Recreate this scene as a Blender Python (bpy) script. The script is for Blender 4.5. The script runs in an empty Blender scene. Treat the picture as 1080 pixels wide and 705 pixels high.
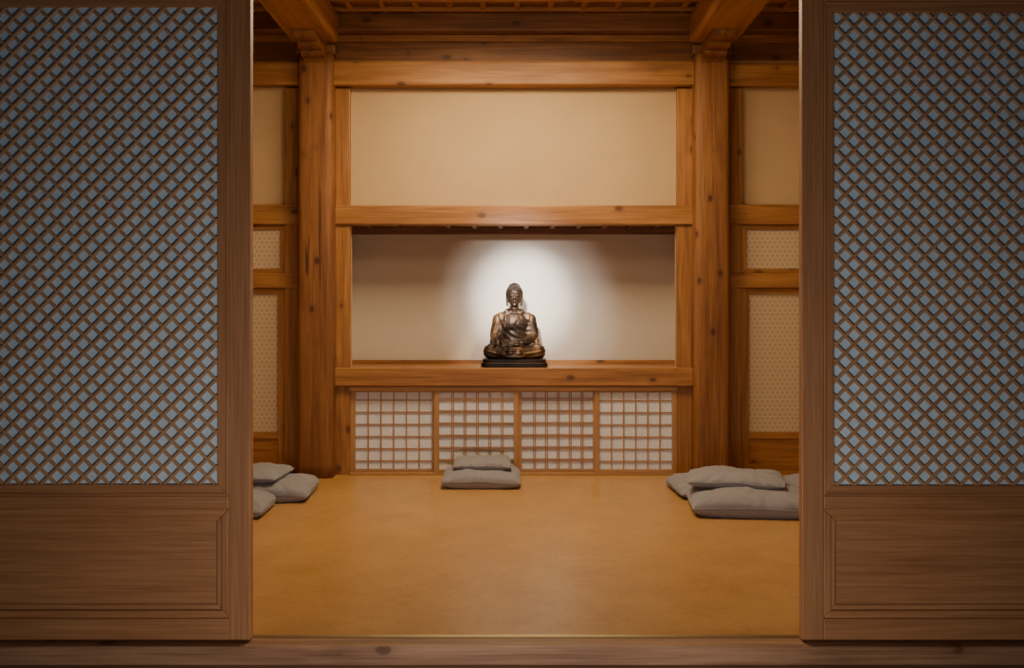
import bpy, bmesh, math, random
import numpy as np
from mathutils import Vector, Matrix, noise

random.seed(7)
scene = bpy.context.scene
COL = scene.collection
F = 1000.0      # focal length in px of a 1080 px wide frame
CH = 1.30       # eye height
W = 7.60        # depth of the altar wall
DD = 3.75       # depth of the sliding door plane
def X(px, D=W): return (px-541.0)*D/F
def Z(py, D=W): return CH+(330.0-py)*D/F

# ------------------------------------------------------------------ materials
def new_mat(name):
    m = bpy.data.materials.new(name); m.use_nodes = True
    nt = m.node_tree
    return m, nt, nt.nodes, nt.links, nt.nodes['Principled BSDF']

def wood(name, axis, dark, mid, light, rough=0.5, knots=0.0, rot=None, fine=1.0, bump=0.15, cracks=0.0, broad=14, contrast=0.95, kd=(5.5, 3.6)):
    m, nt, N, L, P = new_mat(name)
    tc = N.new('ShaderNodeTexCoord'); oi = N.new('ShaderNodeObjectInfo')
    add = N.new('ShaderNodeVectorMath'); add.operation = 'ADD'
    sc = N.new('ShaderNodeVectorMath'); sc.operation = 'SCALE'
    comb = N.new('ShaderNodeCombineXYZ')
    for i in range(3): L.new(oi.outputs['Random'], comb.inputs[i])
    L.new(comb.outputs[0], sc.inputs[0]); sc.inputs['Scale'].default_value = 23.0
    src = tc.outputs['Object']
    if rot is not None:
        mr = N.new('ShaderNodeMapping'); mr.inputs['Rotation'].default_value = (0, rot, 0)
        L.new(src, mr.inputs['Vector']); src = mr.outputs[0]
    L.new(src, add.inputs[0]); L.new(sc.outputs[0], add.inputs[1])
    def stretched(across, along):
        mp = N.new('ShaderNodeMapping'); s = [across]*3; s[axis] = along
        mp.inputs['Scale'].default_value = s
        L.new(add.outputs[0], mp.inputs['Vector']); return mp
    n1 = N.new('ShaderNodeTexNoise'); n1.inputs['Scale'].default_value = 1.0
    n1.inputs['Detail'].default_value = 5; n1.inputs['Roughness'].default_value = 0.58; n1.inputs['Distortion'].default_value = 0.8
    L.new(stretched(broad, 0.9).outputs[0], n1.inputs['Vector'])
    n2 = N.new('ShaderNodeTexNoise'); n2.inputs['Scale'].default_value = 1.0; n2.inputs['Detail'].default_value = 4
    L.new(stretched(110*fine, 3.0).outputs[0], n2.inputs['Vector'])
    mix = N.new('ShaderNodeMath'); mix.operation = 'MULTIPLY_ADD'
    L.new(n2.outputs[0], mix.inputs[0]); mix.inputs[1].default_value = 0.6
    mm = N.new('ShaderNodeMath'); mm.operation = 'MULTIPLY_ADD'
    L.new(n1.outputs[0], mm.inputs[0]); mm.inputs[1].default_value = contrast; mm.inputs[2].default_value = 0.20-contrast*0.5
    L.new(mm.outputs[0], mix.inputs[2])
    cr = N.new('ShaderNodeValToRGB'); e = cr.color_ramp.elements
    e[0].position = 0.26; e[0].color = (*dark, 1); e[1].position = 0.73; e[1].color = (*light, 1)
    q = e.new(0.5); q.color = (*mid, 1)
    L.new(mix.outputs[0], cr.inputs[0])
    out = cr.outputs[0]
    def darken(out, fac_out, k, colr):
        mx = N.new('ShaderNodeMix'); mx.data_type = 'RGBA'
        km = N.new('ShaderNodeMath'); km.operation = 'MULTIPLY'; km.inputs[1].default_value = k
        L.new(fac_out, km.inputs[0]); L.new(km.outputs[0], mx.inputs['Factor'])
        L.new(out, mx.inputs['A']); mx.inputs['B'].default_value = (*colr, 1)
        return mx.outputs['Result']
    if knots > 0:
        v = N.new('ShaderNodeTexVoronoi'); v.inputs['Scale'].default_value = 1.0
        L.new(stretched(*kd).outputs[0], v.inputs['Vector'])
        kr = N.new('ShaderNodeValToRGB'); k = kr.color_ramp.elements
        k[0].position = 0.03; k[0].color = (1, 1, 1, 1); k[1].position = 0.135; k[1].color = (0, 0, 0, 1)
        k2 = k.new(0.11); k2.color = (0.8, 0.8, 0.8, 1)
        L.new(v.outputs['Distance'], kr.inputs[0])
        out = darken(out, kr.outputs[0], knots, (dark[0]*0.32, dark[1]*0.24, dark[2]*0.2))
        kr2 = N.new('ShaderNodeValToRGB'); k = kr2.color_ramp.elements
        k[0].position = 0.1; k[0].color = (1, 1, 1, 1); k[1].position = 0.28; k[1].color = (0, 0, 0, 1)
        L.new(v.outputs['Distance'], kr2.inputs[0])
        out = darken(out, kr2.outputs[0], knots*0.4, (dark[0]*0.85, dark[1]*0.8, dark[2]*0.75))
    if cracks > 0:
        n3 = N.new('ShaderNodeTexNoise'); n3.inputs['Scale'].default_value = 1.0; n3.inputs['Detail'].default_value = 2
        L.new(stretched(26, 0.8).outputs[0], n3.inputs['Vector'])
        c3 = N.new('ShaderNodeValToRGB'); k = c3.color_ramp.elements
        k[0].position = 0.29; k[0].color = (1, 1, 1, 1); k[1].position = 0.315; k[1].color = (0, 0, 0, 1)
        L.new(n3.outputs[0], c3.inputs[0])
        out = darken(out, c3.outputs[0], cracks, (dark[0]*0.3, dark[1]*0.25, dark[2]*0.25))
    L.new(out, P.inputs['Base Color']); P.inputs['Roughness'].default_value = rough
    b = N.new('ShaderNodeBump'); b.inputs['Strength'].default_value = bump; b.inputs['Distance'].default_value = 0.003
    L.new(n2.outputs[0], b.inputs['Height']); L.new(b.outputs[0], P.inputs['Normal'])
    return m

IW = dict(dark=(0.205, 0.078, 0.020), mid=(0.335, 0.140, 0.037), light=(0.46, 0.215, 0.062))
wi_x = wood('pine_horizontal', 0, **IW, knots=0.95, cracks=0.2)
wi_y = wood('pine_depth', 1, **IW, knots=0.95, cracks=0.2, kd=(4.0, 2.6))
wi_z = wood('pine_vertical', 2, **IW, knots=1.0, cracks=0.2)
CWc = dict(dark=(0.125, 0.040, 0.010), mid=(0.225, 0.082, 0.020), light=(0.32, 0.135, 0.036))
wc_z = wood('column_pine', 2, **CWc, knots=1.0, cracks=0.85, rough=0.65, kd=(6.5, 4.4))
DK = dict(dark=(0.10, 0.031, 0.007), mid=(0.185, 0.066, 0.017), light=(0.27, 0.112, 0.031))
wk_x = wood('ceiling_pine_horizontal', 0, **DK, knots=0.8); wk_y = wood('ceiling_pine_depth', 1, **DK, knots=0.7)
LT = dict(dark=(0.31, 0.155, 0.055), mid=(0.41, 0.215, 0.085), light=(0.50, 0.275, 0.115))
wl_x = wood('joinery_horizontal', 0, **LT, contrast=0.7); wl_z = wood('joinery_vertical', 2, **LT, contrast=0.7)
DW = dict(dark=(0.30, 0.125, 0.050), mid=(0.42, 0.19, 0.080), light=(0.54, 0.27, 0.122))
wd_x = wood('door_wood_horizontal', 0, **DW, broad=18, contrast=0.55); wd_z = wood('door_wood_vertical', 2, **DW, broad=18, contrast=0.55)
DL = dict(dark=(0.34, 0.18, 0.088), mid=(0.46, 0.26, 0.135), light=(0.56, 0.34, 0.19))
wd_a = wood('lattice_wood_rising', 0, **DL, rot=math.radians(45), contrast=0.6); wd_b = wood('lattice_wood_falling', 0, **DL, rot=math.radians(-45), contrast=0.6)
SW = dict(dark=(0.20, 0.095, 0.05), mid=(0.36, 0.19, 0.105), light=(0.50, 0.28, 0.165))
ws_x = wood('threshold_wood', 0, **SW, knots=0.8)

def paper(name, c1, c2, scale=6, rough=0.8, bump=0.1):
    m, nt, N, L, P = new_mat(name)
    tc = N.new('ShaderNodeTexCoord')
    n = N.new('ShaderNodeTexNoise'); n.inputs['Scale'].default_value = scale; n.inputs['Detail'].default_value = 8
    n.inputs['Roughness'].default_value = 0.65
    L.new(tc.outputs['Object'], n.inputs['Vector'])
    cr = N.new('ShaderNodeValToRGB'); e = cr.color_ramp.elements
    e[0].position = 0.35; e[0].color = (*c1, 1); e[1].position = 0.65; e[1].color = (*c2, 1)
    L.new(n.outputs[0], cr.inputs[0]); L.new(cr.outputs[0], P.inputs['Base Color'])
    P.inputs['Roughness'].default_value = rough
    b = N.new('ShaderNodeBump'); b.inputs['Strength'].default_value = bump; b.inputs['Distance'].default_value = 0.004
    L.new(n.outputs[0], b.inputs['Height']); L.new(b.outputs[0], P.inputs['Normal'])
    return m
m_plaster = paper('plaster', (0.53, 0.355, 0.18), (0.56, 0.375, 0.195), 3, 0.85, 0.0)
m_niche = paper('niche_plaster', (0.54, 0.45, 0.355), (0.56, 0.47, 0.375), 4, 0.85, 0.0)
m_hanji = paper('cabinet_paper', (0.66, 0.69, 0.76), (0.80, 0.83, 0.90), 60, 0.8, 0.05)
m_hanji_bluelit = paper('door_paper', (0.49, 0.64, 0.78), (0.59, 0.74, 0.87), 12, 0.75, 0.05)  # blue of the dusk light outside is put into the paper colour

def floor_mat():
    m, nt, N, L, P = new_mat('oiled_paper_floor')
    tc = N.new('ShaderNodeTexCoord')
    n = N.new('ShaderNodeTexNoise'); n.inputs['Scale'].default_value = 3.5; n.inputs['Detail'].default_value = 10; n.inputs['Roughness'].default_value = 0.75
    n2 = N.new('ShaderNodeTexNoise'); n2.inputs['Scale'].default_value = 45; n2.inputs['Detail'].default_value = 5
    L.new(tc.outputs['Object'], n.inputs['Vector']); L.new(tc.outputs['Object'], n2.inputs['Vector'])
    a = N.new('ShaderNodeMath'); a.operation = 'MULTIPLY_ADD'; L.new(n2.outputs[0], a.inputs[0]); a.inputs[1].default_value = 0.3
    s = N.new('ShaderNodeMath'); s.operation = 'MULTIPLY'; L.new(n.outputs[0], s.inputs[0]); s.inputs[1].default_value = 0.7
    L.new(s.outputs[0], a.inputs[2])
    cr = N.new('ShaderNodeValToRGB'); e = cr.color_ramp.elements
    e[0].position = 0.33; e[0].color = (0.42, 0.212, 0.063, 1); e[1].position = 0.67; e[1].color = (0.60, 0.335, 0.112, 1)
    L.new(a.outputs[0], cr.inputs[0]); L.new(cr.outputs[0], P.inputs['Base Color'])
    P.inputs['Roughness'].default_value = 0.34
    b = N.new('ShaderNodeBump'); b.inputs['Strength'].default_value = 0.08; b.inputs['Distance'].default_value = 0.002
    L.new(n2.outputs[0], b.inputs['Height']); L.new(b.outputs[0], P.inputs['Normal'])
    return m
m_floor = floor_mat()

def pattern_mat():
    m, nt, N, L, P = new_mat('patterned_door_paper')
    tc = N.new('ShaderNodeTexCoord')
    outs = []
    for ang in (60, -60, 0):
        mp = N.new('ShaderNodeMapping'); mp.inputs['Rotation'].default_value = (0, math.radians(ang), 0)
        L.new(tc.outputs['Object'], mp.inputs['Vector'])
        w = N.new('ShaderNodeTexWave'); w.bands_direction = 'Z'; w.inputs['Scale'].default_value = 9.0
        L.new(mp.outputs[0], w.inputs['Vector']); outs.append(w.outputs['Fac'])
    mx = N.new('ShaderNodeMath'); mx.operation = 'MAXIMUM'; L.new(outs[0], mx.inputs[0]); L.new(outs[1], mx.inputs[1])
    m2 = N.new('ShaderNodeMath'); m2.operation = 'MAXIMUM'; L.new(mx.outputs[0], m2.inputs[0]); L.new(outs[2], m2.inputs[1])
    cr = N.new('ShaderNodeValToRGB'); e = cr.color_ramp.elements
    e[0].position = 0.88; e[0].color = (0.48, 0.345, 0.21, 1); e[1].position = 0.97; e[1].color = (0.62, 0.47, 0.31, 1)
    L.new(m2.outputs[0], cr.inputs[0]); L.new(cr.outputs[0], P.inputs['Base Color']); P.inputs['Roughness'].default_value = 0.8
    return m
m_pattern = pattern_mat()

def cloth_mat():
    m, nt, N, L, P = new_mat('grey_cotton')
    tc = N.new('ShaderNodeTexCoord')
    n = N.new('ShaderNodeTexNoise'); n.inputs['Scale'].default_value = 220; n.inputs['Detail'].default_value = 2
    L.new(tc.outputs['Object'], n.inputs['Vector'])
    cr = N.new('ShaderNodeValToRGB'); e = cr.color_ramp.elements
    e[0].color = (0.225, 0.215, 0.235, 1); e[1].color = (0.315, 0.30, 0.325, 1)
    L.new(n.outputs[0], cr.inputs[0]); L.new(cr.outputs[0], P.inputs['Base Color'])
    P.inputs['Roughness'].default_value = 0.9; P.inputs['Sheen Weight'].default_value = 0.15
    b = N.new('ShaderNodeBump'); b.inputs['Strength'].default_value = 0.2; b.inputs['Distance'].default_value = 0.001
    L.new(n.outputs[0], b.inputs['Height']); L.new(b.outputs[0], P.inputs['Normal'])
    return m
m_cloth = cloth_mat()

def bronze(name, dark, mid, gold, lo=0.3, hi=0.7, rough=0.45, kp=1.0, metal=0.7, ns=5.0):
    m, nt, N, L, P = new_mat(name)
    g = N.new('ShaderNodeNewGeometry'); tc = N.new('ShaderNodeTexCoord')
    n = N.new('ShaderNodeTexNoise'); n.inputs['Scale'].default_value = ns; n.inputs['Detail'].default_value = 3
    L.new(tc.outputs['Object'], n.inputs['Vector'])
    s = N.new('ShaderNodeMath'); s.operation = 'MULTIPLY_ADD'; L.new(g.outputs['Pointiness'], s.inputs[0]); s.inputs[1].default_value = kp; s.inputs[2].default_value = -0.5*kp  # highlights on raised parts and dark creases put into colour, over random mottling
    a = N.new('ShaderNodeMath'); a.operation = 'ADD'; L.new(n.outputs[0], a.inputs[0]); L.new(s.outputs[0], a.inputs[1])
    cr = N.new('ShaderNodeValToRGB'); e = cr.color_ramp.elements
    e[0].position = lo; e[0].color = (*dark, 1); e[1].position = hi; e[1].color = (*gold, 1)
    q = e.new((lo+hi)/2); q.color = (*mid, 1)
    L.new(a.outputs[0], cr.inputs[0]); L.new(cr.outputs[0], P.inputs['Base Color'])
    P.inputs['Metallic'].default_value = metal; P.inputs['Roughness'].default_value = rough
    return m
m_br = bronze('highlighted_bronze', (0.028, 0.016, 0.010), (0.062, 0.036, 0.022), (0.17, 0.090, 0.040), 0.32, 0.76)
m_robe = bronze('highlighted_robe', (0.028, 0.017, 0.011), (0.072, 0.042, 0.025), (0.34, 0.175, 0.066), 0.36, 0.72, kp=1.0)
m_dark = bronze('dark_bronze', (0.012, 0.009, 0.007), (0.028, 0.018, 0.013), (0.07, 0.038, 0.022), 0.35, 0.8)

def plain(name, c, rough=0.5, metal=0.0):
    m, nt, N, L, P = new_mat(name)
    n = N.new('ShaderNodeTexNoise'); n.inputs['Scale'].default_value = 30
    cr = N.new('ShaderNodeValToRGB'); e = cr.color_ramp.elements
    e[0].color = (*[x*0.85 for x in c], 1); e[1].color = (*[min(1, x*1.1) for x in c], 1)
    L.new(n.outputs[0], cr.inputs[0]); L.new(cr.outputs[0], P.inputs['Base Color'])
    P.inputs['Roughness'].default_value = rough; P.inputs['Metallic'].default_value = metal
    return m
m_brass = plain('brass_track', (0.6, 0.42, 0.18), 0.35, 0.9)

# ------------------------------------------------------------------ helpers
def setp(o, **kw):
    for k, v in kw.items(): o[k] = v
    return o
class MB:
    def __init__(s): s.bm = bmesh.new()
    def box(s, x0, x1, y0, y1, z0, z1, mi=0):
        if x0 > x1: x0, x1 = x1, x0
        if z0 > z1: z0, z1 = z1, z0
        if y0 > y1: y0, y1 = y1, y0
        v = [s.bm.verts.new(p) for p in [(x0,y0,z0),(x1,y0,z0),(x1,y1,z0),(x0,y1,z0),(x0,y0,z1),(x1,y0,z1),(x1,y1,z1),(x0,y1,z1)]]
        for f in [(0,3,2,1),(4,5,6,7),(0,1,5,4),(1,2,6,5),(2,3,7,6),(3,0,4,7)]:
            fc = s.bm.faces.new([v[i] for i in f]); fc.material_index = mi
        return v
    def prism(s, pts, y0, y1, mi=0):
        a = [s.bm.verts.new((p[0], y0, p[1])) for p in pts]; b = [s.bm.verts.new((p[0], y1, p[1])) for p in pts]
        n = len(pts)
        fs = [s.bm.faces.new(a), s.bm.faces.new(b[::-1])]
        for i in range(n): fs.append(s.bm.faces.new([a[i], b[i], b[(i+1) % n], a[(i+1) % n]]))
        for f in fs: f.material_index = mi
    def frame(s, x0, x1, z0, z1, t, y0, y1, mh=0, mv=1):
        if x0 > x1: x0, x1 = x1, x0
        O = [(x0,z0),(x1,z0),(x1,z1),(x0,z1)]; I = [(x0+t,z0+t),(x1-t,z0+t),(x1-t,z1-t),(x0+t,z1-t)]
        for i in range(4):
            j = (i+1) % 4
            s.prism([O[i], O[j], I[j], I[i]], y0, y1, mh if i % 2 == 0 else mv)
    def done(s, name, mats, bevel=0.003, parent=None, smooth=False):
        bmesh.ops.recalc_face_normals(s.bm, faces=s.bm.faces[:])
        xs = np.array([v.co[:] for v in s.bm.verts]); mn = xs.min(0); mx = xs.max(0)
        o0 = Vector(((mn[0]+mx[0])/2, (mn[1]+mx[1])/2, mn[2]))
        bmesh.ops.translate(s.bm, verts=s.bm.verts[:], vec=-o0)
        me = bpy.data.meshes.new(name); s.bm.to_mesh(me); s.bm.free()
        for m in (mats if isinstance(mats, (list, tuple)) else [mats]): me.materials.append(m)
        if smooth:
            for p in me.polygons: p.use_smooth = True
        o = bpy.data.objects.new(name, me); COL.objects.link(o)
        if parent: o.parent = parent; o.location = o0-parent.location
        else: o.location = o0
        if bevel:
            b = o.modifiers.new('bevel', 'BEVEL'); b.width = bevel; b.segments = 2; b.limit_method = 'ANGLE'
        return o
def empty(name, loc):
    e = bpy.data.objects.new(name, None); e.empty_display_size = 0.1; COL.objects.link(e); e.location = loc
    return e

RX0, RX1 = -3.45, 3.45
CEIL = 3.69

# ------------------------------------------------------------------ shell
b = MB(); b.box(RX0-0.1, RX1+0.1, 3.82, 7.75, -0.06, 0); setp(b.done('floor', m_floor, 0), kind='structure')
b = MB(); b.box(RX0-0.6, RX1+0.6, 1.2, 3.70, -0.16, -0.095); setp(b.done('floor_porch', ws_x, 0), kind='structure')
b = MB(); b.box(RX0-0.1, RX0, 3.82, 7.7, 0, CEIL+.1); setp(b.done('wall_left', m_plaster, 0), kind='structure')
b = MB(); b.box(RX1, RX1+0.1, 3.82, 7.7, 0, CEIL+.1); setp(b.done('wall_right', m_plaster, 0), kind='structure')
DX0, DX1 = -2.33, 2.43
b = MB()
b.box(RX0-0.1, DX0, 3.74, 3.80, 0.0, CEIL+.1); b.box(DX1, RX1+0.1, 3.74, 3.80, 0.0, CEIL+.1); b.box(DX0, DX1, 3.74, 3.80, 2.66, CEIL+.1)
setp(b.done('wall_front', m_plaster, 0), kind='structure')
nx0, nx1, nz0, nz1 = X(369), X(714), Z(388), Z(237)
ND = 8.16; NE = 0.13     # niche depth; its sides spread behind the posts
b = MB()
b.box(RX0, nx0, 7.655, 7.70, 0, CEIL+.1); b.box(nx1, RX1, 7.655, 7.70, 0, CEIL+.1)
b.box(nx0, nx1, 7.655, 7.70, nz1, CEIL+.1); b.box(nx0, nx1, 7.655, 7.70, 0, nz0-0.03)
setp(b.done('wall_back', m_plaster, 0), kind='structure')
b = MB()
b.box(nx0-NE-.04, nx1+NE+.04, ND, ND+0.05, nz0-0.03, nz1+0.1)
b.box(nx0-NE-.04, nx0-NE, 7.70, ND, nz0-0.03, nz1+0.1); b.box(nx1+NE, nx1+NE+.04, 7.70, ND, nz0-0.03, nz1+0.1)
setp(b.done('wall_niche', m_niche, 0), kind='structure')
b = MB()
b.box(nx0-NE, nx1+NE, 7.70, ND, nz1+0.03, nz1+0.06)
n = 12
for i in range(n):
    cx = nx0+(i+0.5)*(nx1-nx0)/n
    b.box(cx-0.02, cx+0.02, 7.70, ND-0.05, nz1+0.008, nz1+0.03)
b.box(nx0-NE, nx1+NE, ND-0.05, ND-.001, nz1-0.035, nz1+0.029)
setp(b.done('ceiling_niche', wk_x, 0.002), kind='structure')

# ------------------------------------------------------------------ coffered ceiling
b = MB()
b.box(RX0-0.1, RX1+0.1, 3.74, 7.7, CEIL, CEIL+0.04)
setp(b.done('ceiling', wk_x, 0), kind='structure')
b = MB()
x = RX0+0.10
while x < RX1:
    b.box(x-0.022, x+0.022, 3.82, 7.468, CEIL-0.026, CEIL-.001, 1); x += 0.26
y = 7.41
while y > 3.9:
    b.box(RX0, RX1, y-0.022, y+0.022, CEIL-0.032, CEIL-.001, 0); y -= 0.23
setp(b.done('trim_1', [wi_x, wi_y], 0.003), kind='structure')

# ------------------------------------------------------------------ columns (rounded-square hewn timbers)
def column(px):
    cx = X(px, 7.50); bm = bmesh.new(); n = 96; rows = 34; H = Z(62)
    vs = []
    for r in range(rows+1):
        t = r/rows; z = t*H; rad = 0.141-0.004*t
        ring = []
        for k in range(n):
            a = 2*math.pi*(k+.5)/n; ca, sa = math.cos(a), math.sin(a); p = 6.5
            q = rad*(1+0.012*noise.noise(Vector((ca*1.2+px, sa*1.2, z*1.6))))/(abs(ca)**p+abs(sa)**p)**(1/p)
            ring.append(bm.verts.new((q*ca, q*sa, z)))
        vs.append(ring)
    for r in range(rows):
        for k in range(n):
            f = bm.faces.new([vs[r][k], vs[r][(k+1) % n], vs[r+1][(k+1) % n], vs[r+1][k]]); f.smooth = True
    bm.faces.new(vs[-1]); bm.faces.new(vs[0][::-1])
    me = bpy.data.meshes.new('wooden_column'); bm.to_mesh(me); bm.free(); me.materials.append(wc_z)
    o = bpy.data.objects.new('wooden_column', me); COL.objects.link(o); o.location = (cx, 7.57, 0)
    setp(o, label='thick knotty pine column standing beside the altar niche', category='column', group='main columns of the hall')
    return cx
cxl = column(333.5); cxr = column(750.5)

# ------------------------------------------------------------------ posts and horizontal members of the altar wall
tn = [2]
def trim(x0, x1, y0, y1, z0, z1, mat, bevel=0.005):
    b = MB(); b.box(x0, x1, y0, y1, z0, z1)
    o = b.done('trim_%d' % tn[0], mat, bevel); tn[0] += 1
    return setp(o, kind='structure')
top = Z(93)
for (a, c) in [(300, 318), (349, 369), (714, 734), (766, 783)]:
    trim(X(a), X(c), 7.60, 7.655, 0, top, wi_z)
def beam(name, x0, x1, y0, y1, z0, z1, mat, label, bevel=0.012, cat='beam'):
    b = MB(); b.box(x0, x1, y0, y1, z0, z1)
    return setp(b.done(name, mat, bevel), label=label, category=cat)
beam('lintel_beam', X(345), X(738), 7.52, 7.65, Z(92), Z(67), wi_x, 'wide pine lintel beam above the plaster wall panel')
beam('lintel_beam', RX0, X(322), 7.54, 7.65, Z(91), Z(67), wi_x, 'pine lintel beam between column and side wall')
beam('lintel_beam', X(762), RX1, 7.54, 7.65, Z(92), Z(69), wi_x, 'pine lintel beam between column and side wall')
beam('niche_beam', X(353), X(731), 7.575, 7.65, Z(237), Z(217), wi_x, 'pine head beam framing the top of the altar niche', 0.006)
shelf = beam('altar_shelf', X(353), X(731), 7.555, 7.65, Z(407), Z(388), wi_x, 'long pine altar shelf under the bronze statue', 0.006, 'shelf')
b = MB(); b.box(nx0+.002, nx1-.002, 7.652, 7.702, nz0-0.03, nz0-0.001); b.box(nx0-NE+.002, nx1+NE-.002, 7.702, ND-.002, nz0-0.03, nz0-0.001)
b.box(nx0-NE+.002, nx1+NE-.002, ND-0.022, ND-.001, nz0-0.001, nz0+0.034)
b.done('shelf_board', wi_x, 0.002, shelf)
beam('purlin', RX0, RX1, 7.47, 7.62, Z(38), Z(17), wk_x, 'long pine purlin under the coffered ceiling', 0.02)
trim(RX0, RX1, 7.60, 7.655, Z(66), Z(38), wk_x, 0.003)
trim(RX0, RX1, 7.56, 7.60, Z(45), Z(38.3), wi_x, 0.003)
trim(RX0, RX1, 7.585, 7.655, Z(68), Z(64.5), wl_x, 0.003)  # added pale strip: the highlight above the lintel is put into its colour
for s0, s1 in [(RX0, X(317)), (X(767), RX1)]:
    trim(s0, s1, 7.585, 7.655, Z(237), Z(216), wi_x)
    trim(s0, s1, 7.585, 7.655, Z(304), Z(288), wi_x)
    trim(s0, s1, 7.60, 7.655, 0, Z(497), wi_x)
trim(X(369), X(714), 7.575, 7.655, 0, Z(498.5), wl_x, 0.003)
trim(X(369), X(714), 7.575, 7.655, Z(412), Z(407.5), wl_x, 0.003)

# ------------------------------------------------------------------ side bay doors and transoms
dn = [3]
def bay_leaf(x0, x1):
    e = empty('door_%d' % dn[0], ((x0+x1)/2, 7.63, Z(497))); dn[0] += 1
    setp(e, kind='structure')
    z0, z1 = Z(497)+0.001, Z(304)-0.001
    b = MB(); t = 0.055
    b.box(x0, x0+t, 7.612, 7.65, z0, z1, 1); b.box(x1-t, x1, 7.612, 7.65, z0, z1, 1)
    b.box(x0+t, x1-t, 7.614, 7.65, z1-0.045, z1, 0); b.box(x0+t, x1-t, 7.614, 7.65, Z(463), Z(456), 0); b.box(x0+t, x1-t, 7.614, 7.65, z0, z0+0.05, 0)
    b.done('frame', [wi_x, wi_z], 0.003, e)
    b = MB(); b.box(x0+t, x1-t, 7.63, 7.642, Z(456), z1-0.045); b.done('paper_panel', m_pattern, 0, e)
    b = MB(); b.box(x0+t, x1-t, 7.628, 7.645, z0+0.05, Z(463)); b.done('lower_panel', wi_x, 0, e)
def transom(x0, x1):
    e = empty('window_%d' % (dn[0]-3), ((x0+x1)/2, 7.63, Z(288))); setp(e, kind='structure')
    b = MB(); b.frame(x0, x1, Z(288)+.001, Z(237)-.001, 0.035, 7.612, 7.65); b.done('frame', [wi_x, wi_z], 0.003, e)
    b = MB(); b.box(x0+0.035, x1-0.035, 7.63, 7.642, Z(288)+.036, Z(237)-.036); b.done('paper_panel', m_pattern, 0, e)
xl = X(300); xr = X(783)
for a, c in [(xl-0.78, xl), (RX0, xl-0.785)]: bay_leaf(a, c); transom(a, c)
for a, c in [(xr, xr+0.78), (xr+0.785, RX1)]: bay_leaf(a, c); transom(a, c)

# ------------------------------------------------------------------ altar cabinet sliding doors
def cab_door(x0, x1, y, nc, double=False):
    z0, z1 = Z(498.5)+.001, Z(412)-.001
    e = empty('cabinet_door', ((x0+x1)/2, y, z0))
    setp(e, label='low pine sliding door with square lattice over white paper', category='sliding door', group='altar cabinet sliding doors')
    b = MB(); t = 0.040
    b.box(x0, x0+t, y-0.018, y+0.008, z0, z1, 1); b.box(x1-t, x1, y-0.018, y+0.008, z0, z1, 1)
    b.box(x0+t, x1-t, y-0.016, y+0.008, z1-0.016, z1, 0); b.box(x0+t, x1-t, y-0.016, y+0.008, z0, z0+0.022, 0)
    b.done('frame', [wl_x, wl_z], 0.002, e)
    a0, a1, c0, c1 = x0+t, x1-t, z0+0.022, z1-0.016
    b = MB(); w = 0.0046 if not double else 0.0038
    for i in range(1, nc):
        cx = a0+(a1-a0)*i/nc; b.box(cx-w, cx+w, y-0.008, y+0.003, c0, c1, 1)
        if double: b.box(cx+0.015-w, cx+0.015+w, y-0.008, y+0.003, c0, c1, 1)
    for i in range(1, 7):
        cz = c0+(c1-c0)*(i-0.35)/6.3; b.box(a0, a1, y-0.0068, y+0.003, cz-w, cz+w, 0)
        if double: b.box(a0, a1, y-0.0068, y+0.003, cz+0.015-w, cz+0.015+w, 0)
    b.done('lattice', [wl_x, wl_z], 0, e)
    b = MB(); b.box(a0, a1, y+0.003, y+0.006, c0, c1); b.done('paper', m_hanji, 0, e)
cab_door(X(369), X(460.5), 7.640, 6); cab_door(X(458), X(547), 7.612, 6, True); cab_door(X(545), X(631), 7.640, 6, True); cab_door(X(627), X(714), 7.612, 6)

# ------------------------------------------------------------------ main roof beams with carved brackets
for cx in (cxl, cxr):
    w = 0.188
    b = MB(); z0 = Z(54)+0.02; zt = CEIL-0.036
    b.box(cx-w, cx+w, 3.82, 7.46, z0, zt)
    o = b.done('roof_beam', wi_y, 0.035); o.modifiers['bevel'].segments = 4
    setp(o, label='massive rounded pine roof beam resting on a column', category='beam', group='main roof beams')
    bm = bmesh.new(); pts = [(7.46, z0-0.001), (7.06, z0-0.001)]
    for (yc, zc, r) in [(7.14, z0-0.002, 0.08), (7.27, z0-0.040, 0.07), (7.38, z0-0.085, 0.06)]:
        for k in range(7):
            a = math.pi+math.pi*0.62*k/6
            pts.append((yc+r*math.cos(a), zc+r*math.sin(a)*0.75))
    pts.append((7.44, z0-0.16)); pts.append((7.46, z0-0.16))
    pts = pts[::-1]
    A = [bm.verts.new((-0.085, p[0], p[1])) for p in pts]; B = [bm.verts.new((0.085, p[0], p[1])) for p in pts]
    bm.faces.new(A); bm.faces.new(B[::-1])
    for i in range(len(pts)):
        j = (i+1) % len(pts); bm.faces.new([A[i], B[i], B[j], A[j]])
    bmesh.ops.recalc_face_normals(bm, faces=bm.faces[:])
    bmesh.ops.translate(bm, verts=bm.verts[:], vec=(0, -7.3, -(z0-0.16)))
    me = bpy.data.meshes.new('carved_bracket'); bm.to_mesh(me); bm.free(); me.materials.append(wk_y)
    o = bpy.data.objects.new('carved_bracket', me); COL.objects.link(o); o.location = (cx, 7.3, z0-0.16)
    setp(o, label='scalloped carved wooden bracket under the roof beam end', category='bracket', group='carved beam brackets')
    b = MB(); b.box(cx-0.155, cx+0.155, 7.465, 7.595, Z(62)+.002, z0)
    b.box(cx-0.11, cx+0.11, 7.465, 7.558, z0+.001, Z(38)-.002)
    setp(b.done('capital_block', wk_x, 0.012), label='squared pine capital block on top of the column', category='capital', group='column capital blocks')

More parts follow.
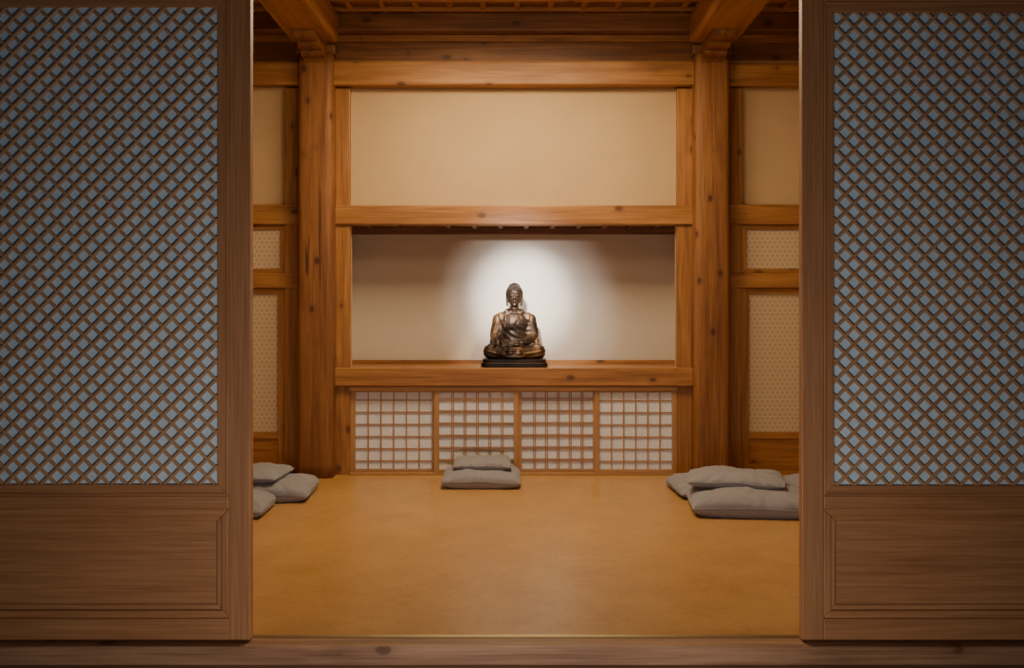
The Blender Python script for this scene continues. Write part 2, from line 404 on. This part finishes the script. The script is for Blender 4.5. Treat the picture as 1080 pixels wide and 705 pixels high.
# ------------------------------------------------------------------ big sliding lattice doors
def clip(p, d, x0, x1, z0, z1):
    t0, t1 = -1e9, 1e9
    for (pp, dd, lo, hi) in [(p[0], d[0], x0, x1), (p[1], d[1], z0, z1)]:
        a, c = (lo-pp)/dd, (hi-pp)/dd
        if a > c: a, c = c, a
        t0 = max(t0, a); t1 = min(t1, c)
    return (t0, t1) if t1-t0 > 0.004 else None
def main_door(n, xin, sgn, lx_in, bx_in, zt):
    xout = xin+sgn*1.22
    z0, zT = 0.004, 2.63
    e = empty('door_%d' % n, ((xin+xout)/2, DD+0.02, z0)); setp(e, kind='structure')
    y0, y1 = DD, DD+0.045
    zl0, zl1 = Z(513, DD), zt
    zp0, zp1 = Z(645, DD), Z(545, DD)
    t = abs(bx_in-xin)
    b = MB()
    b.box(xin, bx_in, y0, y1, z0, zT, 1); b.box(xout-sgn*t, xout, y0, y1, z0, zT, 1)
    xa, xb = bx_in, xout-sgn*t
    b.box(xa, xb, y0, y1, z0, zp0-0.03, 0); b.box(xa, xb, y0, y1, zp1+0.03, zl0-0.04, 0); b.box(xa, xb, y0, y1, zl1+0.04, zT, 0)
    b.done('frame', [wd_x, wd_z], 0.004, e)
    tl = abs(lx_in-bx_in)
    lo, hi = min(xa, xb), max(xa, xb)
    b = MB(); b.frame(lo, hi, zl0-0.04, zl1+0.04, tl, y0+0.006, y1-0.004)
    b.frame(lo, hi, zl0-0.04, zl1+0.04, 0.010, y0+0.001, y0+0.006)
    b.done('moulding', [wd_x, wd_z], 0.003, e)
    b = MB(); b.frame(lo, hi, zp0-0.03, zp1+0.03, 0.03, y0+0.005, y1-0.004); b.frame(lo+0.03, hi-0.03, zp0, zp1, 0.022, y0+0.015, y1-0.006)
    b.done('panel_moulding', [wd_x, wd_z], 0.004, e)
    b = MB(); b.box(lo+0.05, hi-0.05, y0+0.024, y0+0.034, zp0+0.02, zp1-0.02); b.done('lower_panel', wd_x, 0, e)
    x0, x1, c0, c1 = lo+tl, hi-tl, zl0-0.04+tl, zl1+0.04-tl
    per = 0.0700; hw = 0.0063
    bm = bmesh.new()
    for (dx, dz, mi, yo) in [(1, 1, 0, 0.0), (1, -1, 1, 0.0015)]:
        k = -90
        while k < 90:
            px = (xin+k*per); p = (px, zl0); k += 1
            r = clip(p, (dx, dz), x0, x1, c0, c1)
            if not r: continue
            A = Vector((p[0]+dx*r[0], 0, p[1]+dz*r[0])); B = Vector((p[0]+dx*r[1], 0, p[1]+dz*r[1]))
            nrm = Vector((-dz, 0, dx)).normalized()
            ya, yb, ym = y0+0.009+yo, y0+0.020, y0+0.011+yo
            prof = [(-hw, yb), (-hw, ym), (-hw*0.6, ya), (hw*0.6, ya), (hw, ym), (hw, yb)]
            va = [bm.verts.new(A+nrm*q[0]+Vector((0, q[1], 0))) for q in prof]; vb = [bm.verts.new(B+nrm*q[0]+Vector((0, q[1], 0))) for q in prof]
            for i in range(5):
                f = bm.faces.new([va[i], vb[i], vb[i+1], va[i+1]]); f.material_index = mi
    bmesh.ops.recalc_face_normals(bm, faces=bm.faces[:])
    bb = MB(); bb.bm.free(); bb.bm = bm
    bb.done('lattice', [wd_a, wd_b], 0, e)
    b = MB(); b.box(x0, x1, y0+0.0202, y0+0.023, c0, c1); b.done('paper', m_hanji_bluelit, 0, e)
main_door(1, X(264, DD), -1, X(229, DD), X(241, DD), Z(5, DD))
main_door(2, X(846, DD), 1, X(880, DD), X(869, DD), Z(12, DD))
b = MB(); b.box(RX0-0.1, RX1+0.1, 3.70, 3.818, -0.16, -0.004); o = b.done('trim_%d' % tn[0], ws_x, 0.006); tn[0] += 1; setp(o, kind='structure')
b = MB(); b.box(RX0-0.1, RX1+0.1, 3.60, 3.698, -0.094, -0.075); o = b.done('trim_%d' % tn[0], ws_x, 0.004); tn[0] += 1; setp(o, kind='structure')
b = MB(); b.box(DX0, DX1, 3.803, 3.812, -0.004, 0.006); setp(b.done('door_track', m_brass, 0.001), label='thin brass sliding track along the wooden threshold', category='track')
b = MB(); b.box(DX0-.1, DX1+.1, 3.68, 3.739, 2.635, 2.9); setp(b.done('door_head_beam', wd_x, 0.006), label='dark wooden head beam over the sliding doors', category='beam')

# ------------------------------------------------------------------ cushions
def cushion(cx, cy, z, w, d, h, rot=0, seed=0, tilt=(0, 0), label=''):
    n = 48; bm = bmesh.new(); T = []; Bt = []
    def pos(u, v):
        cr = 1-0.045*(abs(u*v))**4
        return u*w/2*(1-0.028*(1-v*v))*cr, v*d/2*(1-0.028*(1-u*u))*cr
    for i in range(n+1):
        rt, rb = [], []
        for j in range(n+1):
            u = -1+2*i/n; v = -1+2*j/n
            u = math.sin(u*math.pi/2)*0.65+u*0.35; v = math.sin(v*math.pi/2)*0.65+v*0.35
            x, y = pos(u, v)
            s = max(0, (1-abs(u)**3.2)*(1-abs(v)**3.2))**0.38
            nz = noise.noise(Vector((x*5+seed*7, y*5, seed)))*0.018+noise.noise(Vector((x*14+seed*3, y*14, seed)))*0.007
            edge = s*(1-s)*4
            ang = math.atan2(y, x)
            wr = abs(noise.noise(Vector((math.cos(ang)*7+seed, math.sin(ang)*7, seed*2.1))))*0.030*edge
            seam = h*0.42*(1-0.25*(abs(u*v))**3)+noise.noise(Vector((x*6, y*6, seed*5.3)))*0.010
            zt = seam+(h-seam)*s+nz*s-wr
            zb = max(0.0, seam-(seam)*min(1, s*1.5))
            e = (i in (0, n)) or (j in (0, n))
            vt = bm.verts.new((x, y, zt)); rt.append(vt)
            rb.append(vt if e else bm.verts.new((x, y, min(zb, zt-0.002))))
        T.append(rt); Bt.append(rb)
    for i in range(n):
        for j in range(n):
            bm.faces.new([T[i][j], T[i+1][j], T[i+1][j+1], T[i][j+1]]).smooth = True
            q = [Bt[i][j], Bt[i][j+1], Bt[i+1][j+1], Bt[i+1][j]]
            try: bm.faces.new(q).smooth = True
            except ValueError: pass
    loop = [T[i][0].co.copy() for i in range(n)]+[T[n][j].co.copy() for j in range(n)]+[T[i][n].co.copy() for i in range(n, 0, -1)]+[T[0][j].co.copy() for j in range(n, 0, -1)]
    me = bpy.data.meshes.new('floor_cushion'); bm.to_mesh(me); bm.free(); me.materials.append(m_cloth)
    o = bpy.data.objects.new('floor_cushion', me); COL.objects.link(o)
    o.location = (cx, cy, z); o.rotation_euler = (tilt[0], tilt[1], rot)
    setp(o, label=label, category='cushion', group='grey meditation cushions')
    cu = bpy.data.curves.new('piping', 'CURVE'); cu.dimensions = '3D'; cu.bevel_depth = 0.0035; cu.bevel_resolution = 2
    sp = cu.splines.new('POLY'); sp.points.add(len(loop)-1); sp.use_cyclic_u = True
    for p, q in zip(sp.points, loop): p.co = (*q, 1)
    tmp = bpy.data.objects.new('t', cu); COL.objects.link(tmp)
    me2 = bpy.data.meshes.new_from_object(tmp.evaluated_get(bpy.context.evaluated_depsgraph_get()))
    bpy.data.objects.remove(tmp); me2.materials.clear(); me2.materials.append(m_cloth)
    for p in me2.polygons: p.use_smooth = True
    c = bpy.data.objects.new('piping', me2); COL.objects.link(c); c.parent = o
    return o
G = 'grey cotton floor cushion '
cushion(-0.237, 7.22, 0, 0.60, 0.56, 0.135, 0.0, 1, label=G+'lying on floor before the altar')
cushion(-0.235, 7.25, 0.121, 0.44, 0.40, 0.085, 0.03, 2, label='small '+G+'stacked on a larger one before altar')
cushion(-1.735, 6.72, 0, 0.66, 0.58, 0.145, 0.05, 3, label=G+'at the bottom of a low stack')
cushion(-1.91, 6.72, 0.128, 0.62, 0.50, 0.085, -0.05, 4, label=G+'stacked on top of another cushion')
cushion(-1.90, 6.15, 0, 0.66, 0.46, 0.140, 0.03, 5, label=G+'alone on floor next to a stack')
cushion(1.56, 6.22, 0, 0.82, 0.58, 0.160, -0.10, 6, label='plump '+G+'with rumpled front edge')
cushion(1.51, 6.86, 0, 0.74, 0.58, 0.125, 0.05, 7, label=G+'on floor behind a plump cushion')
cushion(1.50, 6.40, 0.148, 0.64, 0.50, 0.090, -0.22, 8, label=G+'laid loosely on top of a plump cushion')
cushion(2.34, 6.80, 0, 0.70, 0.60, 0.13, 0.0, 9, label=G+'beside the cushion stack on floor')

# ------------------------------------------------------------------ seated Buddha statue
def unit_sphere(seg, rings):
    V = [(0, 0, 1.0)]
    for r in range(1, rings):
        ph = math.pi*r/rings
        for s in range(seg):
            th = 2*math.pi*s/seg; V.append((math.sin(ph)*math.cos(th), math.sin(ph)*math.sin(th), math.cos(ph)))
    V.append((0, 0, -1.0)); Fc = []
    for s in range(seg): Fc.append((0, 1+s, 1+(s+1) % seg))
    for r in range(rings-2):
        for s in range(seg):
            a = 1+r*seg+s; b_ = 1+r*seg+(s+1) % seg; Fc.append((a, a+seg, b_+seg, b_))
    l = len(V)-1; base = 1+(rings-2)*seg
    for s in range(seg): Fc.append((base+s, l, base+(s+1) % seg))
    return np.array(V), Fc
US = {s: unit_sphere(s, s//2+2) for s in (8, 14, 20)}
class Acc:
    def __init__(s): s.V = []; s.F = []; s.n = 0
    def add(s, M, seg):
        V, Fc = US[seg]; M = np.array(M)
        s.V.append(V @ M[:3, :3].T + M[:3, 3]); s.F += [tuple(i+s.n for i in f) for f in Fc]; s.n += len(V)
    def head_fix(s, start=0):       # slightly larger head seated lower on the neck
        c = np.array([0, 0, .49])
        for i in range(start, len(s.V)): s.V[i] = (s.V[i]-c)*1.09+c+np.array([0, 0, -.018])
    def mesh(s, name):
        me = bpy.data.meshes.new(name); me.from_pydata(np.vstack(s.V).tolist(), [], s.F); me.update()
        for p in me.polygons: p.use_smooth = True
        return me
def ell(bm, c, r, rx=0, ry=0, rz=0, seg=20):
    M = Matrix.Translation(c) @ Matrix.Rotation(rz, 4, 'Z') @ Matrix.Rotation(ry, 4, 'Y') @ Matrix.Rotation(rx, 4, 'X') @ Matrix.Diagonal((*r, 1))
    bm.add(M, seg)
def cap(bm, a, c, r0, r1, n=0):
    a, c = Vector(a), Vector(c)
    n = max(4, int((c-a).length/(min(r0, r1)*0.22)))
    for i in range(n+1):
        t = i/n; r = r0+(r1-r0)*t; ell(bm, a.lerp(c, t), (r, r, r), seg=14)
def remesh(acc, voxel, smooth_it):
    me = acc.mesh('tmp')
    o = bpy.data.objects.new('tmp', me); COL.objects.link(o)
    r = o.modifiers.new('r', 'REMESH'); r.mode = 'VOXEL'; r.voxel_size = voxel
    s = o.modifiers.new('s', 'SMOOTH'); s.factor = 0.5; s.iterations = smooth_it
    dg = bpy.context.evaluated_depsgraph_get()
    out = bpy.data.meshes.new_from_object(o.evaluated_get(dg))
    bpy.data.objects.remove(o)
    for p in out.polygons: p.use_smooth = True
    return out

def body_parts(bm, inf=0.0, robe=False):
    i = inf
    ell(bm, (0, .03, .14), (.145+i, .11+i, .085+i)); ell(bm, (0, .033, .25), (.096+i, .072+i, .14+i))
    ell(bm, (0, .026, .335), (.112+i, .074+i, .095+i))
    cap(bm, (-.106, .035, .374), (.106, .035, .374), .046+i, .046+i)
    cap(bm, (-.05, .03, .406), (.05, .03, .406), .038+i, .038+i)
    cap(bm, (-.022, .03, .424), (.022, .03, .424), .033+i, .033+i)
    for s in (-1, 1):
        cap(bm, (s*.130, .035, .366), (s*.158, .03, .235), .042+i, .034+i)
        cap(bm, (s*.05, .03, .13), (s*.190, -.075, .118), .072+i, .052+i)
    cap(bm, (-.158, .03, .235), (-.130, -.125, .180), .034+i, (.021 if not robe else .027)+i)
    cap(bm, (.158, .03, .235), (.055, -.125, .175), .034+i, (.021 if not robe else .027)+i)
    cap(bm, (-.195, -.085, .108), (.03, -.150, .100), .045+i, .036+i)
    cap(bm, (.195, -.085, .108), (-.03, -.155, .115), .045+i, .034+i)
bm = Acc(); body_parts(bm)
cap(bm, (0, .03, .42), (0, .01, .50), .037, .034)
for zz in (.452, .464): ell(bm, (0, .018, zz), (.039, .039, .0035))
hs = len(bm.V)
ell(bm, (0, 0, .575), (.055, .062, .060)); ell(bm, (0, -.010, .545), (.050, .052, .056)); ell(bm, (0, -.018, .515), (.036, .038, .028))
ell(bm, (0, -.046, .499), (.012, .010, .009))
cap(bm, (0, -.062, .573), (0, -.074, .545), .005, .008)
for s in (-1, 1):
    ell(bm, (s*.007, -.066, .543), (.006, .006, .005))
    ell(bm, (s*.022, -.057, .566), (.015, .008, .0055))
    cap(bm, (s*.006, -.063, .582), (s*.036, -.049, .584), .0035, .0028)
    cap(bm, (s*.0555, .006, .582), (s*.053, .006, .496), .0100, .0085)
    ell(bm, (s*.057, .008, .576), (.007, .017, .020))
ell(bm, (0, -.062, .525), (.014, .006, .003)); ell(bm, (0, -.061, .5185), (.011, .006, .0036))
bm.head_fix(hs)
hx = -.124
ell(bm, (hx, -.150, .166), (.023, .03, .012), rx=-.5)
for k, (dx, L) in enumerate([(-.018, .042), (-.006, .05), (.006, .048), (.018, .038)]):
    cap(bm, (hx+dx, -.172, .156), (hx+.002+dx*1.1, -.200, .144), .0062, .0058)
    cap(bm, (hx+.002+dx*1.1, -.200, .144), (hx+.004+dx*1.1, -.205, .144-L*.9), .0058, .0045)
cap(bm, (hx+.02, -.145, .164), (hx+.04, -.170, .151), .007, .005)
ell(bm, (.018, -.140, .170), (.034, .026, .012))
for k in range(4):
    cap(bm, (-.008, -.158+k*.0125, .172), (-.042+abs(k-1.5)*.004, -.160+k*.0125, .176), .0068, .0055)
cap(bm, (.02, -.125, .176), (-.006, -.124, .188), .0068, .0055)
ell(bm, (.085, -.120, .154), (.045, .022, .014), rz=.35); ell(bm, (-.07, -.135, .131), (.042, .02, .014), rz=-.3)
me_body = remesh(bm, 0.0028, 2); me_body.name = 'body'

bm = Acc(); body_parts(bm, 0.0065, True)
for s in (-1, 1): ell(bm, (s*.115, .035, .28), (.045, .045, .095))     # cloth hanging between arm and torso
ell(bm, (0, -.150, .086), (.10, .045, .016)); ell(bm, (0, -.178, .078), (.07, .03, .010))
cap(bm, (.165, .02, .23), (.19, -.03, .15), .028, .02); cap(bm, (-.165, .03, .23), (-.185, .0, .15), .026, .02)
me_robe = remesh(bm, 0.0030, 10); me_robe.name = 'robe'
me = me_robe
N_ = len(me.vertices); co = np.zeros(N_*3); me.vertices.foreach_get('co', co); co = co.reshape(-1, 3)
no = np.zeros(N_*3); me.vertices.foreach_get('normal', no); no = no.reshape(-1, 3)
x, y, z = co[:, 0].copy(), co[:, 1].copy(), co[:, 2].copy()
def ridge(p):
    s = 0.5+0.5*np.sin(p); return s**1.6
def sstep(a, b, v):
    t = np.clip((v-a)/(b-a), 0, 1); return t*t*(3-2*t)
sh = np.sqrt(((x-.12))**2+((z-.46))**2+(y*0.5)**2)
warp = 0.5*np.sin(x*12+z*9)
torso = ridge(2*math.pi*sh/.040+warp)*0.6*sstep(.05, .11, sh)
r_leg = np.sqrt((x*0.55)**2+((z-.30))**2+((y+.02)*.6)**2)
legs = ridge(2*math.pi*r_leg/.027+0.4*np.sin(x*14))*0.7
arms = ridge(2*math.pi*(z*.35+1.0*np.abs(x)+.35*y)/.036+0.4*np.sin(z*20))*0.5*(1-sstep(.33, .38, z))
wl = 1-sstep(.165, .225, z); wa = sstep(.10, .14, np.abs(x))*(1-wl)
fold = legs*wl+(1-wl)*(arms*wa+torso*(1-wa))
co = co+no*((fold-0.3)*0.0058)[:, None]
def neck_w(xx, zz):
    c = 0.010-(0.455-zz)*0.40
    w = 0.018+(zz-0.30)*0.30
    return np.abs(xx-c)-w
nw = neck_w(x, z)
hem = np.exp(-((nw-0.007)/.006)**2)*(y < 0.03)*sstep(.27, .30, z)*0.0070
co = co+no*hem[:, None]
me.vertices.foreach_set('co', co.reshape(-1)); me.update()
bm = bmesh.new(); bm.from_mesh(me)
kill = []
for f in bm.faces:
    c = f.calc_center_median()
    r = math.hypot(c.x, c.y-.025)
    if (c.y < 0.028 and c.z > .285 and neck_w(c.x, c.z) < 0) or (c.z > .436 and r < .048): kill.append(f)
bmesh.ops.delete(bm, geom=kill, context='FACES'); bm.to_mesh(me); bm.free()

bm = Acc()
def curls(c, r, cond, n, rad):
    for i in range(n):
        t = (i+0.5)/n; ph = math.acos(1-2*t); th = math.pi*(1+5**0.5)*i
        d = Vector((math.cos(th)*math.sin(ph), math.sin(th)*math.sin(ph), math.cos(ph)))
        p = Vector((c[0]+d.x*r[0], c[1]+d.y*r[1], c[2]+d.z*r[2]))
        if cond(p): ell(bm, p, (rad, rad, rad), seg=8)
ell(bm, (0, .006, .592), (.0575, .060, .051)); ell(bm, (0, .012, .626), (.040, .038, .027))
curls((0, .004, .582), (.059, .063, .060), lambda p: (p.z > .600 if p.y < -.02 else (p.z > .590 if p.y < .015 else p.z > .53)), 520, .0050)
curls((0, .012, .626), (.040, .038, .028), lambda p: p.z > .626, 200, .0046)
bm.head_fix()
me_hair = bm.mesh('hair')
def slab(bm, z0, z1, rx, ry, rnd, cy=-.03, p=6.0):
    rings = [(z0, 1-rnd), (z0+(z1-z0)*.1, 1), (z0+(z1-z0)*.9, 1), (z1, 1-rnd)]
    n = 96; R = []
    for zz, k in rings:
        ring = []
        for i in range(n):
            a = 2*math.pi*i/n; ca, sa = math.cos(a), math.sin(a)
            ring.append(bm.verts.new((rx*k*math.copysign(abs(ca)**(2/p), ca), cy+ry*k*math.copysign(abs(sa)**(2/p), sa), zz)))
        R.append(ring)
    for q in range(3):
        for i in range(n): bm.faces.new([R[q][i], R[q][(i+1) % n], R[q+1][(i+1) % n], R[q+1][i]])
    bm.faces.new(R[0][::-1]); bm.faces.new(R[-1])
bm = bmesh.new(); slab(bm, 0, .036, .262, .190, .012, p=10); slab(bm, .036, .062, .252, .182, .03, p=8)
me_base = bpy.data.meshes.new('pedestal'); bm.to_mesh(me_base); bm.free()

SY = 7.83
e = empty('buddha_statue', (X(542.5, SY), SY, nz0+0.0005))
setp(e, label='seated bronze Buddha statue with draped robe on altar', category='statue')
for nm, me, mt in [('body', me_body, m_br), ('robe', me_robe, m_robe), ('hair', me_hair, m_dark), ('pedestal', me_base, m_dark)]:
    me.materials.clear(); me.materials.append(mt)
    o = bpy.data.objects.new(nm, me); COL.objects.link(o); o.parent = e
e.scale = (1.03, 1.03, 1.05)

# ------------------------------------------------------------------ lights
def area(loc, target, size, power, color, sy=None):
    l = bpy.data.lights.new('area', 'AREA'); l.energy = power; l.color = color; l.size = size
    if sy: l.shape = 'RECTANGLE'; l.size_y = sy
    o = bpy.data.objects.new('area_light', l); COL.objects.link(o); o.location = loc
    o.rotation_euler = (Vector(target)-Vector(loc)).to_track_quat('-Z', 'Y').to_euler(); return o
def spot(loc, target, power, color, ang, blend=0.5, rad=0.03):
    l = bpy.data.lights.new('spot', 'SPOT'); l.energy = power; l.color = color; l.spot_size = math.radians(ang); l.spot_blend = blend; l.shadow_soft_size = rad
    o = bpy.data.objects.new('spot_light', l); COL.objects.link(o); o.location = loc
    o.rotation_euler = (Vector(target)-Vector(loc)).to_track_quat('-Z', 'Y').to_euler(); return o
WARM = (1.0, 0.77, 0.48)
area((0, 6.2, 3.4), (0, 6.4, 0), 1.5, 98, WARM, 0.9)
area((0, 4.6, 3.3), (0, 7.6, 1.9), 1.6, 13, WARM, 0.4)
# track spots in the hall aimed at the niche: soft halo with a hot centre behind the statue
spot((-0.25, 5.0, 2.38), (0.12, ND, 1.38), 330, (0.95, 0.97, 1.0), 29, 1.0, 0.05)
spot((-0.25, 5.0, 2.38), (0.07, ND, 1.42), 1500, (0.96, 0.98, 1.0), 18, 1.0, 0.05)
# downlight in the niche head throwing a cone slanting to one side
spot((-0.05, 7.63, 1.99), (0.22, 8.16, 1.28), 40, (0.95, 0.97, 1.0), 84, 1.0, 0.05)
# warm accent from above on the statue
spot((1.0, 5.9, 3.1), (0.0, 7.83, 1.25), 200, (1.0, 0.76, 0.48), 12, 0.5, 0.04)
# unseen fill added low outside the doors, fading toward their outer edges
area((0, 1.55, 0.22), (0, 3.75, 0.85), 1.1, 25, (1.0, 0.93, 0.84), 0.4)
w = bpy.data.worlds.new('dusk'); scene.world = w; w.use_nodes = True
bg = w.node_tree.nodes['Background']; bg.inputs[0].default_value = (0.35, 0.5, 0.8, 1); bg.inputs[1].default_value = 0.035

# ------------------------------------------------------------------ camera
cam = bpy.data.cameras.new('camera'); co_ = bpy.data.objects.new('camera', cam); COL.objects.link(co_)
co_.location = (0, 0, CH); co_.rotation_euler = (math.radians(90), 0, 0)
cam.sensor_width = 36; cam.lens = 36*F/1080; cam.shift_y = -22.5/1080; cam.shift_x = -1.0/1080
cam.clip_start = 0.05
scene.camera = co_
